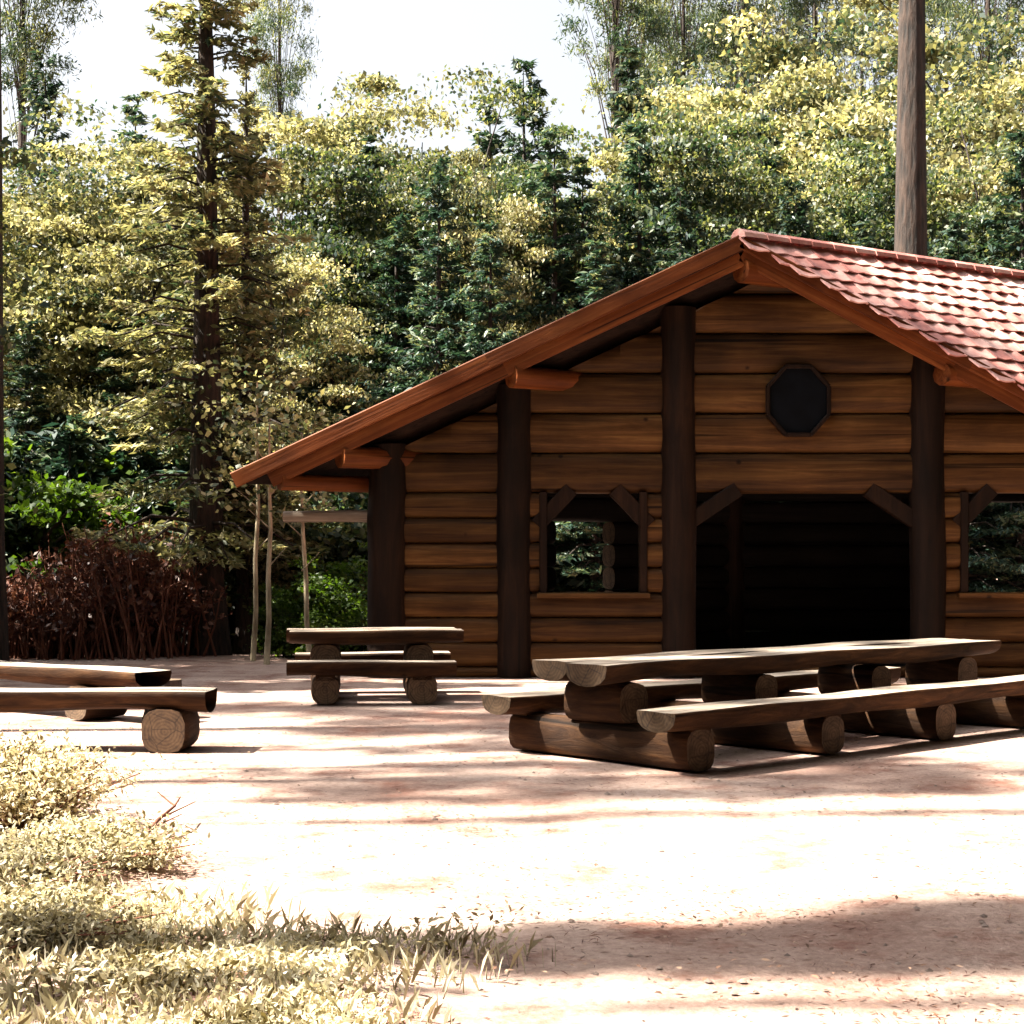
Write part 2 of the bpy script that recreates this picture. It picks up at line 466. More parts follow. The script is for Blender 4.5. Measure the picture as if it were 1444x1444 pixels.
def build_hut():
    hut = empty('log_hut', (XC, HY, 0))
    tag(hut, 'brown log shelter hut with red tiled gable roof and dark open front', 'hut')
    org = Vector((XC, HY, 0))
    rr = random.Random(5)
    cnt = [0]
    def wlog(p0, p1, z0, z1, d=.15, m=None, cut=False):
        p0, p1 = Vector((p0[0], p0[1], 0)), Vector((p1[0], p1[1], 0))
        L = (p1 - p0).length
        if L < .12: return
        cnt[0] += 1
        me = log_mesh('wall_log', L, d, (z1 - z0) / 2 + .004, cnt[0], [m or M_WALL, M_END], n=14, rings=5, ex=3.0, wob=.012)
        if cut:
            xm, zm_ = (p0.x + p1.x) / 2, (z0 + z1) / 2
            for v in me.vertices:
                h_ = APEX.z - .15 - (zm_ + v.co.z)
                v.co.x = min(max(v.co.x + xm, XC - h_ / SL), XC + h_ / SR) - xm
        o = link('wall_log', me, hut)
        c = (p0 + p1) / 2 - org
        o.location = (c.x, c.y + rr.uniform(-.012, .012), (z0 + z1) / 2)
        o.rotation_euler = (0, 0, math.atan2((p1 - p0).y, (p1 - p0).x))
    rows = [(.0, .13)] + [(.13 + .3186 * i, .13 + .3186 * (i + 1)) for i in range(7)]
    z = rows[-1][1]
    while z < 5.2:
        rows.append((z, z + .512)); z += .512
    def bayfill(xa, xb, voids):
        for z0, z1 in rows:
            zm = (z0 + z1) / 2
            a, b = xa, xb
            # cut by the roof: keep x where the log's upper edge still lies under the boarding
            top = z0 + .16
            bl = (APEX.z - top) / SL; br = (APEX.z - top) / SR
            if bl <= .1: continue
            a, b = max(a, XC - bl), min(b, XC + br)
            if b - a < .15: continue
            segs = [(a, b)]
            for (x0, x1, v0, v1) in voids:
                if v0 < zm < v1:
                    new = []
                    for s0, s1 in segs:
                        if x1 <= s0 or x0 >= s1: new.append((s0, s1)); continue
                        if x0 > s0: new.append((s0, x0))
                        if x1 < s1: new.append((x1, s1))
                    segs = new
            for s0, s1 in segs:
                wlog((s0, HY), (s1, HY), z0, z1, cut=True)
    PX = [-1.60, .02, 2.13, 2 * XC - 2.13, 2 * XC - .02, 2 * XC + 1.60]
    win1 = (.40, 1.68, 1.08, 2.37)
    win2 = (2 * XC - 1.68, 2 * XC - .40, 1.08, 2.37)
    door = (PX[2] + .1, PX[3] - .1, .14, 2.37)
    for i in range(5):
        bayfill(PX[i], PX[i + 1], [win1, win2, door])
    # vertical posts in front of the bays, up to the boarding
    for i, x in enumerate(PX):
        w = .50 if i in (0, 5) else .46
        top = roof_z(x, HY - .2) - .16
        mb = MB()
        k = 7
        pts = [Vector((rr.uniform(-.012, .012), rr.uniform(-.01, .01), top * j / (k - 1))) for j in range(k)]
        mb.tube(pts, [w / 2 * (1 + .03 * math.sin(j * 2 + i)) for j in range(k)], 14, 0, 0, True, rr, .04)
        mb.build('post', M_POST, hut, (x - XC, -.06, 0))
    # braces that cut the upper corners of the openings
    def brace(x0, z0, x1, z1, w=.2, dy=-.06):
        mb = MB(); mb.prism((x0, dy, z0), (x1, dy, z1), (0, 1, 0), w, .18)
        mb.build('brace', M_POST, hut)
    for (x0, x1, z0, z1) in (door, win1, win2):
        big = (x1 - x0) > 2
        dx, dz = (.66, .46) if big else (.36, .42)
        brace(x0 - XC - .08, z1 - dz, x0 - XC + dx, z1 + .04)
        brace(x1 - XC + .08, z1 - dz, x1 - XC - dx, z1 + .04)
    for (x0, x1, z0, z1) in (win1, win2):
        mb = MB(); mb.prism((x0 - XC - .08, -.13, z0 - .03), (x1 - XC + .08, -.13, z0 - .03), (0, 0, 1), .20, .07)
        mb.build('window_sill', M_WALL, hut)
        for x in (x0, x1):
            mb = MB(); mb.prism((x - XC, -.05, z0), (x - XC, -.05, z1), (0, 1, 0), .10, .26)
            mb.build('window_frame', M_POST, hut)
    # octagonal opening in the gable, its darkness put in as a black board
    mb = MB()
    def octo(r, y0, y1, cx, cz, r2=None):
        v = []
        for y in (y0, y1):
            v += [(cx + r * math.cos(math.pi * (.125 + .25 * i)), y, cz + r * 1.12 * math.sin(math.pi * (.125 + .25 * i))) for i in range(8)]
        return v, [(i, (i + 1) % 8, 8 + (i + 1) % 8, 8 + i) for i in range(8)] + [tuple(range(8)), tuple(range(15, 7, -1))]
    v, f = octo(.40, -.19, -.10, 1118 / 1444 * 0 + (gx(1122, HY) - XC), ztop(567, HY)); mb.add(v, f)
    sh = mb.build('gable_opening_board', flat('opening_shade_board', (.002, .003, .005), .9), hut)
    for i in range(8):
        a0, a1 = math.pi * (.125 + .25 * i), math.pi * (.375 + .25 * i)
        mb = MB(); cx, cz = gx(1122, HY) - XC, ztop(567, HY)
        mb.prism((cx + .42 * math.cos(a0), -.19, cz + .47 * math.sin(a0)), (cx + .42 * math.cos(a1), -.19, cz + .47 * math.sin(a1)), (0, 1, 0), .05, .10)
        mb.build('gable_opening_frame', M_POST, sh)
    # side walls and back wall; openings where the photo looks through
    def wall_run(P0, P1, voids, h):
        d = (P1 - P0); L = d.length; d.normalize()
        for z0, z1 in rows:
            if z1 > h: break
            segs = [(0, L)]
            for (x0, x1, v0, v1) in voids:
                if v0 < (z0 + z1) / 2 < v1:
                    new = []
                    for s0, s1 in segs:
                        if x1 <= s0 or x0 >= s1: new.append((s0, s1)); continue
                        if x0 > s0: new.append((s0, x0))
                        if x1 < s1: new.append((x1, s1))
                    segs = new
            for s0, s1 in segs:
                a, b = P0 + d * s0, P0 + d * s1
                wlog((a.x, a.y), (b.x, b.y), z0, z1, m=M_INNER_SHADE)
    DEP = RLEN - (HY - APEX.y) / RV.y - .35
    A0 = Vector((PX[0], HY, 0)); B0 = Vector((PX[5], HY, 0))
    A1 = A0 + RV * DEP; B1 = B0 + RV * DEP
    wall_run(A0 + RV * .2, A1, [(2.35, 3.35, .77, 2.05)], 2.9)
    wall_run(B0 + RV * .2, B1, [(1.4, 4.1, .77, 2.37)], 2.9)
    # back wall, also closing the rear gable
    cxb = APEX.x + RV.x * (A1.y - APEX.y) / RV.y
    for z0, z1 in rows:
        top = z1 + .1
        bl, br = (APEX.z - top) / SL, (APEX.z - top) / SR
        if bl <= 0: continue
        a, b = max(A1.x, cxb - bl - .1), min(B1.x, cxb + br + .1)
        segs = [(a, b)]
        if .77 < (z0 + z1) / 2 < 2.37:
            segs = [(a, gx(1352, A1.y)), (gx(1352, A1.y) + 2.9, b)]
        for s0, s1 in segs:
            if s1 > s0: wlog((s0, A1.y), (s1, A1.y), z0, z1, m=M_INNER_SHADE)
    for P in (A1, B1):
        mb = MB(); mb.tube([(0, 0, 0), (0, 0, 1.4), (0, 0, 2.85)], [.22, .22, .21], 12)
        mb.build('post', M_POST, hut, P - org)
    # floor
    mb = MB()
    q = [A0, B0, B1, A1]
    mb.add([(p.x - XC, p.y - HY, .0) for p in q] + [(p.x - XC, p.y - HY, .03) for p in q],
           [(4, 5, 6, 7), (0, 1, 5, 4), (1, 2, 6, 5), (2, 3, 7, 6), (3, 0, 4, 7)])
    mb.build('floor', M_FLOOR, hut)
    # ---- roof
    ap = APEX - org
    roof = MB()
    for sg, s_, B in ((1, SR, BR), (-1, SL, BL)):
        u = Vector((sg, 0, -s_))
        P = [ap, ap + u * B, ap + u * B + RV * RLEN, ap + RV * RLEN]
        dn = Vector((0, 0, -.07))
        v = P + [p + dn for p in P]
        f = [(0, 1, 2, 3), (7, 6, 5, 4), (0, 4, 5, 1), (1, 5, 6, 2), (2, 6, 7, 3)]
        roof.add(v, f)
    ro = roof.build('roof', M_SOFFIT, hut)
    # tiles
    TW, TC = .29, .235
    def tile_mesh():
        mb = MB()
        W, Lh, n = TW * 1.06, TC * 1.22, 6
        v = []
        for y, lift in ((0, .0), (Lh, .028)):
            for i in range(n + 1):
                x = -W / 2 + W * i / n
                h = .009 * math.cos(2 * math.pi * i / n) + lift
                v.append((x, -y, h))
            for i in range(n + 1):
                x = -W / 2 + W * i / n
                h = .009 * math.cos(2 * math.pi * i / n) + lift - .018
                v.append((x, -y, h))
        k = n + 1
        f = []
        for i in range(n):
            f.append((2 * k + i, 2 * k + i + 1, i + 1, i))
            f.append((k + i, k + i + 1, 3 * k + i + 1, 3 * k + i))
            f.append((3 * k + i, 3 * k + i + 1, 2 * k + i + 1, 2 * k + i))
        f += [(0, k, 3 * k, 2 * k), (k - 1, 3 * k - 1, 4 * k - 1, 2 * k - 1)]
        mb.add(v, f, 0, False)
        return mb
    tmb = tile_mesh()
    tme = tmb.mesh('tile', [M_TILE])
    tr = random.Random(3)
    for sg, s_, B in ((1, SR, BR), (-1, SL, BL)):
        u = Vector((sg, 0, -s_))
        nrm = RV.cross(u); nrm.normalize()
        if nrm.z < 0: nrm.negate()
        d = (u - RV * u.dot(RV)); ul = d.length; d.normalize()
        xa = d.cross(nrm).normalized()        # tile x axis, so that x,(-d),nrm is right-handed
        ya = -d
        xa = ya.cross(nrm).normalized()
        rot = Matrix((xa, ya, nrm)).transposed()
        rest = MB()
        nrow = int(B * ul / TC) + 1
        for k in range(nrow):
            s0 = k * TC
            b = s0 / ul
            a0 = b * u.dot(RV)
            ncol = int(RLEN / TW) + 1
            for c in range(ncol):
                a = a0 + (c + .28 + .5 * (k % 2) * .55) * TW
                loc = ap + RV * a + d * s0 + nrm * .045
                jit = Matrix.Rotation(tr.uniform(-.035, .035), 3, 'Z') @ Matrix.Rotation(tr.uniform(-.04, .03), 3, 'X')
                R = rot @ jit
                if sg > 0 and c < 16 or sg < 0 and c < 1:
                    o = link('tile', tme, ro)
                    o.matrix_local = Matrix.Translation(loc + nrm * tr.uniform(-.004, .008)) @ R.to_4x4()
                else:
                    rest.add([R @ Vector(p) + loc for p in tmb.v], tmb.f)
        rest_o = rest.build('tile_rows', M_TILE, ro); rest_o['kind'] = 'stuff'
    # ridge caps
    mb = MB()
    n = 7
    v = []
    for x, r_ in ((0, .12), (.42, .105)):
        for j in range(n):
            t = math.pi * (j / (n - 1))
            v.append((x, math.cos(t) * r_ * 1.15, math.sin(t) * r_))
    mb.add(v, [(j, j + 1, n + j + 1, n + j) for j in range(n - 1)] + [tuple(range(n - 1, -1, -1)), tuple(range(n, 2 * n))])
    cap = mb.mesh('ridge_cap', [M_TILE])
    for i in range(19):
        o = link('ridge_cap', cap, ro)
        o.location = ap + RV * (-.05 + i * .385) + Vector((0, 0, .03))
        o.rotation_euler = (tr.uniform(-.03, .03), -.03, math.atan2(RV.y, RV.x) + tr.uniform(-.015, .015))
    # bargeboards on the front rakes
    def barge(sg, s_, B, dz, h, y, w, m, b0=0.0):
        u = Vector((sg, 0, -s_))
        for i in range(2):
            ba, bb = b0 + (B - b0) * i / 2, b0 + (B - b0) * (i + 1) / 2
            mb = MB()
            p0 = Vector((0, 0, 0)); p1 = u * (bb - ba)
            L = p1.length
            mb.prism((-L / 2, 0, 0), (L / 2, 0, 0), (0, 0, 1), w, h)
            o = mb.build('bargeboard', m, ro)
            mid = ap + u * (ba + bb) / 2 + Vector((0, y, dz))
            ang = math.atan2(s_, 1) * sg
            o.location = mid; o.rotation_euler = (0, ang, 0)
    barge(-1, SL, BL, -.03, .20, -.045, .06, M_TRIM)
    barge(-1, SL, BL - .45, -.23, .19, .01, .06, M_TRIM)
    barge(1, SR, BR, -.03, .16, -.045, .06, M_TRIM)
    barge(1, SR, BR - .45, -.19, .16, .01, .06, M_TRIM)
    # eave fascia on the left, with purlin ends
    u = Vector((-1, 0, -SL))
    for b, w in ((BL - .55, .15), (5.05, .2), (2.9, .2), (.02, .22)):
        mb = MB(); mb.tube([(0, 0, 0), (RLEN / 2, 0, 0), (RLEN - .1, 0, 0)], [w * .72] * 3, 10)
        o = mb.build('purlin', [M_TRIM], ro)
        o.location = ap + u * b + Vector((.02, .03, -.20 - w * .7)); o.rotation_euler = (0, 0, math.atan2(RV.y, RV.x))
    u = Vector((1, 0, -SR))
    for b, w in ((BR - .5, .15), (4.4, .2), (2.5, .2)):
        mb = MB(); mb.tube([(0, 0, 0), (RLEN / 2, 0, 0), (RLEN - .1, 0, 0)], [w * .72] * 3, 10)
        o = mb.build('purlin', [M_TRIM], ro)
        o.location = ap + u * b + Vector((.02, .03, -.20 - w * .7)); o.rotation_euler = (0, 0, math.atan2(RV.y, RV.x))
    # log outrigger carrying the left eave and a slender eave pole
    mb = MB(); mb.tube([(-1.35, 0, 0), (-.6, 0, .01), (.2, 0, 0)], [.075, .08, .085], 10)
    mb.build('outrigger', M_TABLE, hut, (PX[0] - XC, .05, 2.06))
    return hut
build_hut()

# ------------------------------------------------------------------ log tables and benches
def half_log(name, L, w, h, seed, mats, bow=0.0):
    """split log: flat top, rounded belly; top face in slot 0, belly slot 1, ends slot 2"""
    rr = random.Random(seed)
    n, rings = 9, 15
    v = []
    ph, ph2 = rr.random() * 7, rr.random() * 7
    for i in range(rings):
        x = -L / 2 + L * i / (rings - 1)
        ww = w * (1 + .055 * math.sin(ph + x * 2.3) + .035 * math.sin(ph2 + x * 5.1))
        oy = .03 * w * math.sin(ph2 + 1.3 * x) + bow * (4 * (x / L) ** 2)
        tz = .006 * math.sin(ph + 3 * x)
        hh = h * (1 + .10 * math.sin(ph2 + 2.9 * x))
        for j in range(n):                      # belly from -y edge to +y edge
            t = math.pi * j / (n - 1)
            v.append((x, -math.cos(t) * ww / 2 + oy, tz - hh * (.18 + .82 * math.sin(t) ** .8) if 0 < j < n - 1 else tz - hh * .14))
        v.append((x, ww / 2 * .97 + oy, tz)); v.append((x, ww * .2 + oy, tz + .006 * math.sin(x * 4 + ph)))
        v.append((x, -ww * .2 + oy, tz + .005 * math.sin(x * 5 + ph2))); v.append((x, -ww / 2 * .97 + oy, tz))
    k = n + 4
    mb = MB()
    for i in range(rings - 1):
        for j in range(k):
            q = (i * k + j, (i + 1) * k + j, (i + 1) * k + (j + 1) % k, i * k + (j + 1) % k)
            top = j >= n
            mb.f.append(q); mb.m.append(0 if (n <= j < k - 1) else 1); mb.sm.append(not (n <= j < k - 1))
    mb.v = v
    mb.add(v[:k], [tuple(range(k))], 2)
    mb.add(v[-k:], [tuple(range(k - 1, -1, -1))], 2)
    return mb.mesh(name, mats)

def round_log(parent, name, L, r, loc, rz, seed, mats):
    o = link(name, log_mesh(name, L, r, r, seed, mats, n=16, rings=7, ex=3.0, wob=.06), parent)
    o.location = loc; o.rotation_euler = (0, 0, rz)
    return o

def picnic_table(loc, rz, L, sup, label, seed, tw=.80, bw=.36, off=.88, H=.75, BH=.45, bl=None):
    t = empty('log_picnic_table', (loc[0], loc[1], 0), rz)
    tag(t, label, 'table', 'heavy log picnic tables in front of the hut')
    mats = [M_TABLE, M_LOGSIDE, M_END]
    pw = tw / 2
    for i, s_ in enumerate((-1, 1)):
        o = link('table_plank', half_log('table_plank', L, pw * .985, .15, seed + i, mats), t)
        o.location = (rnd.uniform(-.05, .05), s_ * pw / 2, H)
    for s_ in (-1, 1):
        o = link('bench', half_log('bench', bl or L * .98, bw, .16, seed + 5 + s_, mats), t)
        o.location = (.02 * s_, s_ * off, BH)
    for i, x in enumerate(sup):
        round_log(t, 'cross_log', 2 * off + .16, .155, (x, 0, .155), math.pi / 2, seed + 20 + i, mats[1:])
        round_log(t, 'support_block', tw * .72, .155, (x, 0, .155 * 3 - .02), math.pi / 2, seed + 40 + i, mats[1:])
        for s_ in (-1, 1):
            mb = MB(); mb.prism((-.1, 0, 0), (.1, 0, 0), (0, 0, 1), .16, .09)
            mb.build('bench_wedge', M_LOGSIDE, t, (x, s_ * off, .29))
    return t

rnd = random.Random(11)
a = math.atan2(.67, .74)
tc0 = Vector((.40, 11.95, 0)); td = Vector((math.cos(a), math.sin(a), 0))
L1 = 5.25
c1 = tc0 + td * L1 / 2
picnic_table(c1, a, L1, [-L1 / 2 + .42, -L1 / 2 + 1.95, -L1 / 2 + 3.5, L1 / 2 - .4],
             'long heavy log picnic table with split log benches before the dark hut opening', 100, off=.86)
picnic_table((-1.52, 17.75), math.radians(6), 1.85, [-.5, .5],
             'short dark log picnic table beside the corner post of the hut', 200, tw=.85, off=.80, bl=1.75)

def log_bench(p0, p1, label, seed, sup, w=.42, H=.48, h=.17):
    p0, p1 = Vector(p0), Vector(p1)
    d = p1 - p0; L = d.length
    b = empty('log_bench', ((p0 + p1) / 2).to_tuple(), math.atan2(d.y, d.x))
    tag(b, label, 'bench', 'split log benches around the clearing')
    o = link('seat', half_log('seat', L, w, h, seed, [M_OLDLOG, M_LOGSIDE, M_END]), b); o.location = (0, 0, H)
    for i, x in enumerate(sup):
        round_log(b, 'support_log', .50, .17, (x * L, 0, .165), math.pi / 2, seed + 3 + i, [M_LOGSIDE, M_END])
    return b
log_bench((gx(-260, 13.0), 13.05, 0), (gx(300, 13.0), 12.95, 0), 'split log bench resting on a dark round log beside the pale shrub', 300, [-.34, .40], .44, .47)
log_bench((gx(-200, 17.6), 17.6, 0), (gx(215, 15.0), 15.0, 0), 'grey log bench lying behind another log bench near the brush pile', 320, [-.35, .33], .44, .48)

# little log stump beside the benches
st = empty('tree_stump', (gx(232, 15.6), 15.6, 0))
tag(st, 'small cut tree stump by the end of the rear log bench', 'stump')
mb = MB(); mb.tube([(0, 0, -.02), (0, 0, .12), (.01, 0, .3), (.01, 0, .36)], [.21, .17, .155, .15], 14, 0, 1, True, rnd, .1)
mb.build('stump_wood', [M_BARK, M_END], st)

# ------------------------------------------------------------------ trees
NR = np.random.default_rng(7)

def trunk_mesh(name, H, r0, mat, seed, limbs=(), lean=.02, n=12, top=.12):
    rr = random.Random(seed)
    k = 12
    pts, rad = [], []
    ph = rr.random() * 6
    for i in range(k):
        t = i / (k - 1)
        pts.append((lean * H * math.sin(ph + t * 2.6) * t, lean * H * math.cos(ph + t * 2.2) * t, H * t - .05))
        rad.append(r0 * ((1 - t) ** .75 * (1 - top) + top) * (1.35 if i == 0 else 1))
    mb = MB(); mb.tube(pts, rad, n, 0, None, True, rr, .09)
    for (p, q, ra) in limbs:
        p, q = Vector(p), Vector(q)
        mid = (p + q) / 2 + Vector((rr.uniform(-.1, .1), rr.uniform(-.1, .1), .12 * (q - p).length))
        mb.tube([p, mid, q], [ra, ra * .65, ra * .25], 5, caps=False)
    return mb.mesh(name, [mat])

def spruce_parts(H, h0, R, seed, mat, whorls=28, nb=7, dens=1.0, sparse=0.0, nl=.30, nw=.085, r0=.16, barkm=None):
    rng = np.random.default_rng(seed)
    C, T, tint = [], [], []
    limbs = []
    for w in range(whorls):
        f = (w + rng.uniform(-.3, .3)) / whorls
        f = min(max(f, 0), .985)
        z0 = h0 + (H - h0) * f
        ln0 = R * (1 - f) ** .85 + .12
        for b in range(nb):
            if rng.random() < sparse: continue
            az = rng.uniform(0, 2 * math.pi)
            ln = ln0 * rng.uniform(.6, 1.15)
            dirv = np.array([math.cos(az), math.sin(az), 0])
            side = np.array([-math.sin(az), math.cos(az), 0])
            droop = ln * rng.uniform(.12, .42) * (1 - f * 1.3)
            zz = z0 + rng.uniform(-.2, .2)
            m = max(4, int(ln * 34 * dens))
            t = rng.uniform(.10, 1.0, m) ** .8
            wd = (1 - t) * ln * .34 + .10
            s = rng.uniform(-1, 1, m) * wd
            p = dirv * (t * ln)[:, None] + side * s[:, None]
            p[:, 2] = zz - droop * t ** 1.4 + .10 * ln * t ** 4 - np.abs(s) * .25 + rng.normal(0, .035, m)
            tdv = dirv * .7 + side * np.sign(s)[:, None] * .75 + np.array([0, 0, -.25])
            C.append(p); T.append(tdv)
            tv = rng.uniform(0, .75, m) * (.4 + .6 * t) + rng.uniform(-.1, .25)  # paler towards the tips, sunlit sprays put into the tint
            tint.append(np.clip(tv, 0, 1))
            if ln > .8:
                limbs.append(((0, 0, zz), tuple(dirv * ln * .85 + np.array([0, 0, zz - droop * .8])), .012 + .012 * ln))
    C = np.concatenate(C); T = np.concatenate(T); tint = np.concatenate(tint)
    q = leaves(rng, C, nl, nw, .9, T)
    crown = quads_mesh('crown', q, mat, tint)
    trunk = trunk_mesh('trunk', H * .97, r0, barkm or M_BARK, seed, limbs, .004, 10, .04)
    return trunk, crown

def broad_parts(H, R, zc, rz, seed, mat, clumps=130, per=190, L=.15, W=.10, r0=.13, cr=.55, flatn=.45, barkm=None, shell=.45, lean=.02):
    rng = np.random.default_rng(seed)
    d = unit(rng.normal(size=(clumps, 3)))
    rad = rng.uniform(shell, 1.0, (clumps, 1)) ** .7
    lump = 1 + .28 * np.sin(d[:, :1] * 4 + seed) * np.cos(d[:, 1:2] * 5 + seed * 2) + rng.uniform(-.18, .18, (clumps, 1))
    cc = d * rad * lump * np.array([R, R, rz]) + np.array([0, 0, zc])
    cc = cc[cc[:, 2] > .25]
    C, tint = [], []
    limbs = []
    for i, c in enumerate(cc):
        m = int(per * rng.uniform(.5, 1.4))
        rr_ = cr * rng.uniform(.6, 1.3)
        p = rng.normal(size=(m, 3)) * np.array([rr_, rr_, rr_ * flatn]) * .6
        out = (c - np.array([0, 0, zc])) * np.array([1, 1, 0])
        p[:, 2] -= .18 * np.linalg.norm(p[:, :2], axis=1)
        C.append(c + p)
        tint.append(np.clip(rng.uniform(.0, .65, m) + rng.uniform(-.15, .35), 0, 1))
        if i % 3 == 0:
            zb = max(.15 * H, min(c[2] * .75, H * .8))
            limbs.append(((0, 0, zb), tuple(c), .02 + .02 * rng.random()))
    C = np.concatenate(C); tint = np.concatenate(tint)
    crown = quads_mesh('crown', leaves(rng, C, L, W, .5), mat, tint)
    trunk = trunk_mesh('trunk', H * .9, r0, barkm or M_BARK, seed, limbs, lean, 9, .08)
    return trunk, crown

PROTO = {}
PROTO['spruceA'] = (12.0, spruce_parts(12, .8, 3.0, 1, M_SPRUCE, 27, 8, 1.7, .12, .26, .075))
PROTO['spruceB'] = (12.0, spruce_parts(12, .5, 2.5, 2, M_SPRUCE, 30, 7, 1.9, .08, .26, .075))
PROTO['spruceY'] = (12.0, spruce_parts(12, 1.0, 2.6, 3, M_YSPRUCE, 30, 7, 1.0, .1))
PROTO['larch'] = (16.0, spruce_parts(16, 2.2, 2.9, 4, M_YSPRUCE, 34, 7, 1.7, .10, .25, .075, .40, M_BARKP))
PROTO['beechA'] = (10.0, broad_parts(10, 2.7, 6.0, 4.2, 5, M_BEECH, 125, 420, .125, .08, cr=.78, flatn=.2))
PROTO['beechB'] = (10.0, broad_parts(10, 2.3, 5.6, 4.6, 6, M_BEECH, 120, 420, .125, .08, cr=.72, flatn=.2))
PROTO['oliveA'] = (10.0, broad_parts(10, 2.6, 5.8, 4.4, 8, M_OLIVE, 130, 400, .125, .08, cr=.75, flatn=.22))
PROTO['oliveB'] = (10.0, broad_parts(10, 2.2, 5.4, 4.7, 9, M_OLIVE, 125, 400, .125, .08, cr=.7, flatn=.22))
PROTO['bushG'] = (3.0, broad_parts(3, 1.2, 1.4, 1.4, 10, M_GREEN, 60, 130, .13, .09, .03, .4))
PROTO['bushO'] = (3.0, broad_parts(3, 1.4, 1.35, 1.4, 12, M_OLIVE, 70, 140, .14, .09, .03, .4))
PROTO['bushD'] = (3.0, spruce_parts(3.2, .1, 1.3, 13, M_SPRUCE, 14, 8, 1.7, 0, .24, .08, .06))
PROTO['pine'] = (22.0, broad_parts(22, 2.4, 17.5, 4.2, 15, M_OLIVE, 90, 170, .24, .05, .34, .6, barkm=M_BARKP, lean=.003))

PROTO['sky_screen'] = (18.0, broad_parts(18, 4.6, 12.8, 4.4, 16, M_OLIVE, 230, 210, .22, .15, .28, 1.0))

INFO = {
    'sky_screen': ('added_broad_tree', 'added unseen wide crowned tree whose boughs screen the skylight', 'tree', 'trees beside the clearing'),
    'spruceA': ('spruce_tree', 'dark green spruce standing in the wood behind the clearing', 'tree', 'dark spruces of the wood'),
    'spruceB': ('spruce_tree', 'dark green spruce standing in the wood behind the clearing', 'tree', 'dark spruces of the wood'),
    'spruceY': ('young_conifer', 'sunlit yellow green conifer standing among darker trees', 'tree', 'sunlit conifers of the wood'),
    'larch': ('tall_conifer', 'tall sparse conifer with layered sunlit branches', 'tree', None),
    'beechA': ('leafy_tree', 'sunlit yellow leafed tree at the edge of the wood', 'tree', 'yellow leafed trees of the wood'),
    'beechB': ('leafy_tree', 'sunlit yellow leafed tree at the edge of the wood', 'tree', 'yellow leafed trees of the wood'),
    'oliveA': ('broadleaf_tree', 'olive green leafy tree standing in the wood', 'tree', 'olive green trees of the wood'),
    'oliveB': ('broadleaf_tree', 'olive green leafy tree standing in the wood', 'tree', 'olive green trees of the wood'),
    'bushG': ('green_bush', 'fresh green bush growing by the hut', 'bush', 'green bushes of the undergrowth'),
    'bushO': ('olive_bush', 'olive green bush in the shaded undergrowth', 'bush', 'olive bushes of the undergrowth'),
    'bushD': ('young_spruce', 'low dark young spruce in the undergrowth', 'bush', 'young spruces of the undergrowth'),
    'pine': ('pine_tree', 'tall bare pine trunk rising among the trees', 'tree', 'tall pines of the wood'),
}
def plant(kind, x, y, h, wide=1.0, label=None, group='', mats=None):
    H0, (tm, cm) = PROTO[kind]
    nm, lb, cat, gr = INFO[kind]
    o = empty(nm, (x, y, -.03), rnd.uniform(0, 6.28))
    s = h / H0
    o.scale = (s * wide, s * wide, s)
    tag(o, label or lb, cat, gr if group == '' else group)
    link('trunk' if cat == 'tree' else 'stem', tm, o)
    link('crown' if cat == 'tree' else 'foliage', cm, o)
    return o

WHERE = [(100, 'beyond the dead thickets by the bare bench pine'), (260, 'beyond the dead thickets'),
         (335, 'by the thick trunked conifer'), (420, 'beyond the low eave beside the slender conifer'),
         (535, 'above the low eave of the hut'), (625, 'above the corner post of the hut'), (715, 'above the small window bay of the hut'),
         (850, 'behind the long bargeboard, under the open sky'), (930, 'behind the long bargeboard close to the roof peak'), (1010, 'just before the roof peak'),
         (1085, 'right behind the roof peak'), (1160, 'behind the first ridge tiles past the peak'), (1260, 'between the roof peak and the bare pine trunk'),
         (1410, 'past the bare pine trunk over the tiles'), (9999, 'well past the bare pine trunk over the tiles')]
LOOK = {'beechA': 'round crowned yellow leafed tree', 'beechB': 'narrow yellow leafed tree', 'oliveA': 'round crowned olive green tree', 'oliveB': 'narrow olive green tree',
        'spruceA': 'broad dark spruce', 'spruceB': 'slim dark spruce', 'spruceY': 'sunlit yellow green conifer',
        'bushG': 'fresh green bush', 'bushO': 'olive green bush', 'bushD': 'dark young spruce'}
def where(px):
    return next(w for lim, w in WHERE if px < lim).replace('right behind', 'straight behind')
def tree_px(kind, px, ytop, D, wide=1.0, **k):
    sz = 'tall' if ytop < 130 else ('short' if ytop > 280 else 'mid height')
    return plant(kind, gx(px, D), D, ztop(ytop, D), wide, label='%s %s %s' % (sz, LOOK[kind], where(px)), **k)

# singled-out trees
o = plant('larch', gx(290, 26.5), 26.5, 13.5, .95, 'tall conifer with a thick trunk and layered sunlit branches behind the log benches', None)
o = plant('larch', gx(345, 27.5), 27.5, 10.2, .62, 'slender conifer with thin dark trunk close beside the thick trunked conifer', None)
o = plant('pine', gx(1284, 28.0), 28.0, 24, 1.0, 'thick bare pine trunk rising straight behind the tiled roof', None)
o = plant('pine', gx(-14, 24.0), 24.0, 23, .6, 'bare pine trunk standing beside the rear log bench', None)

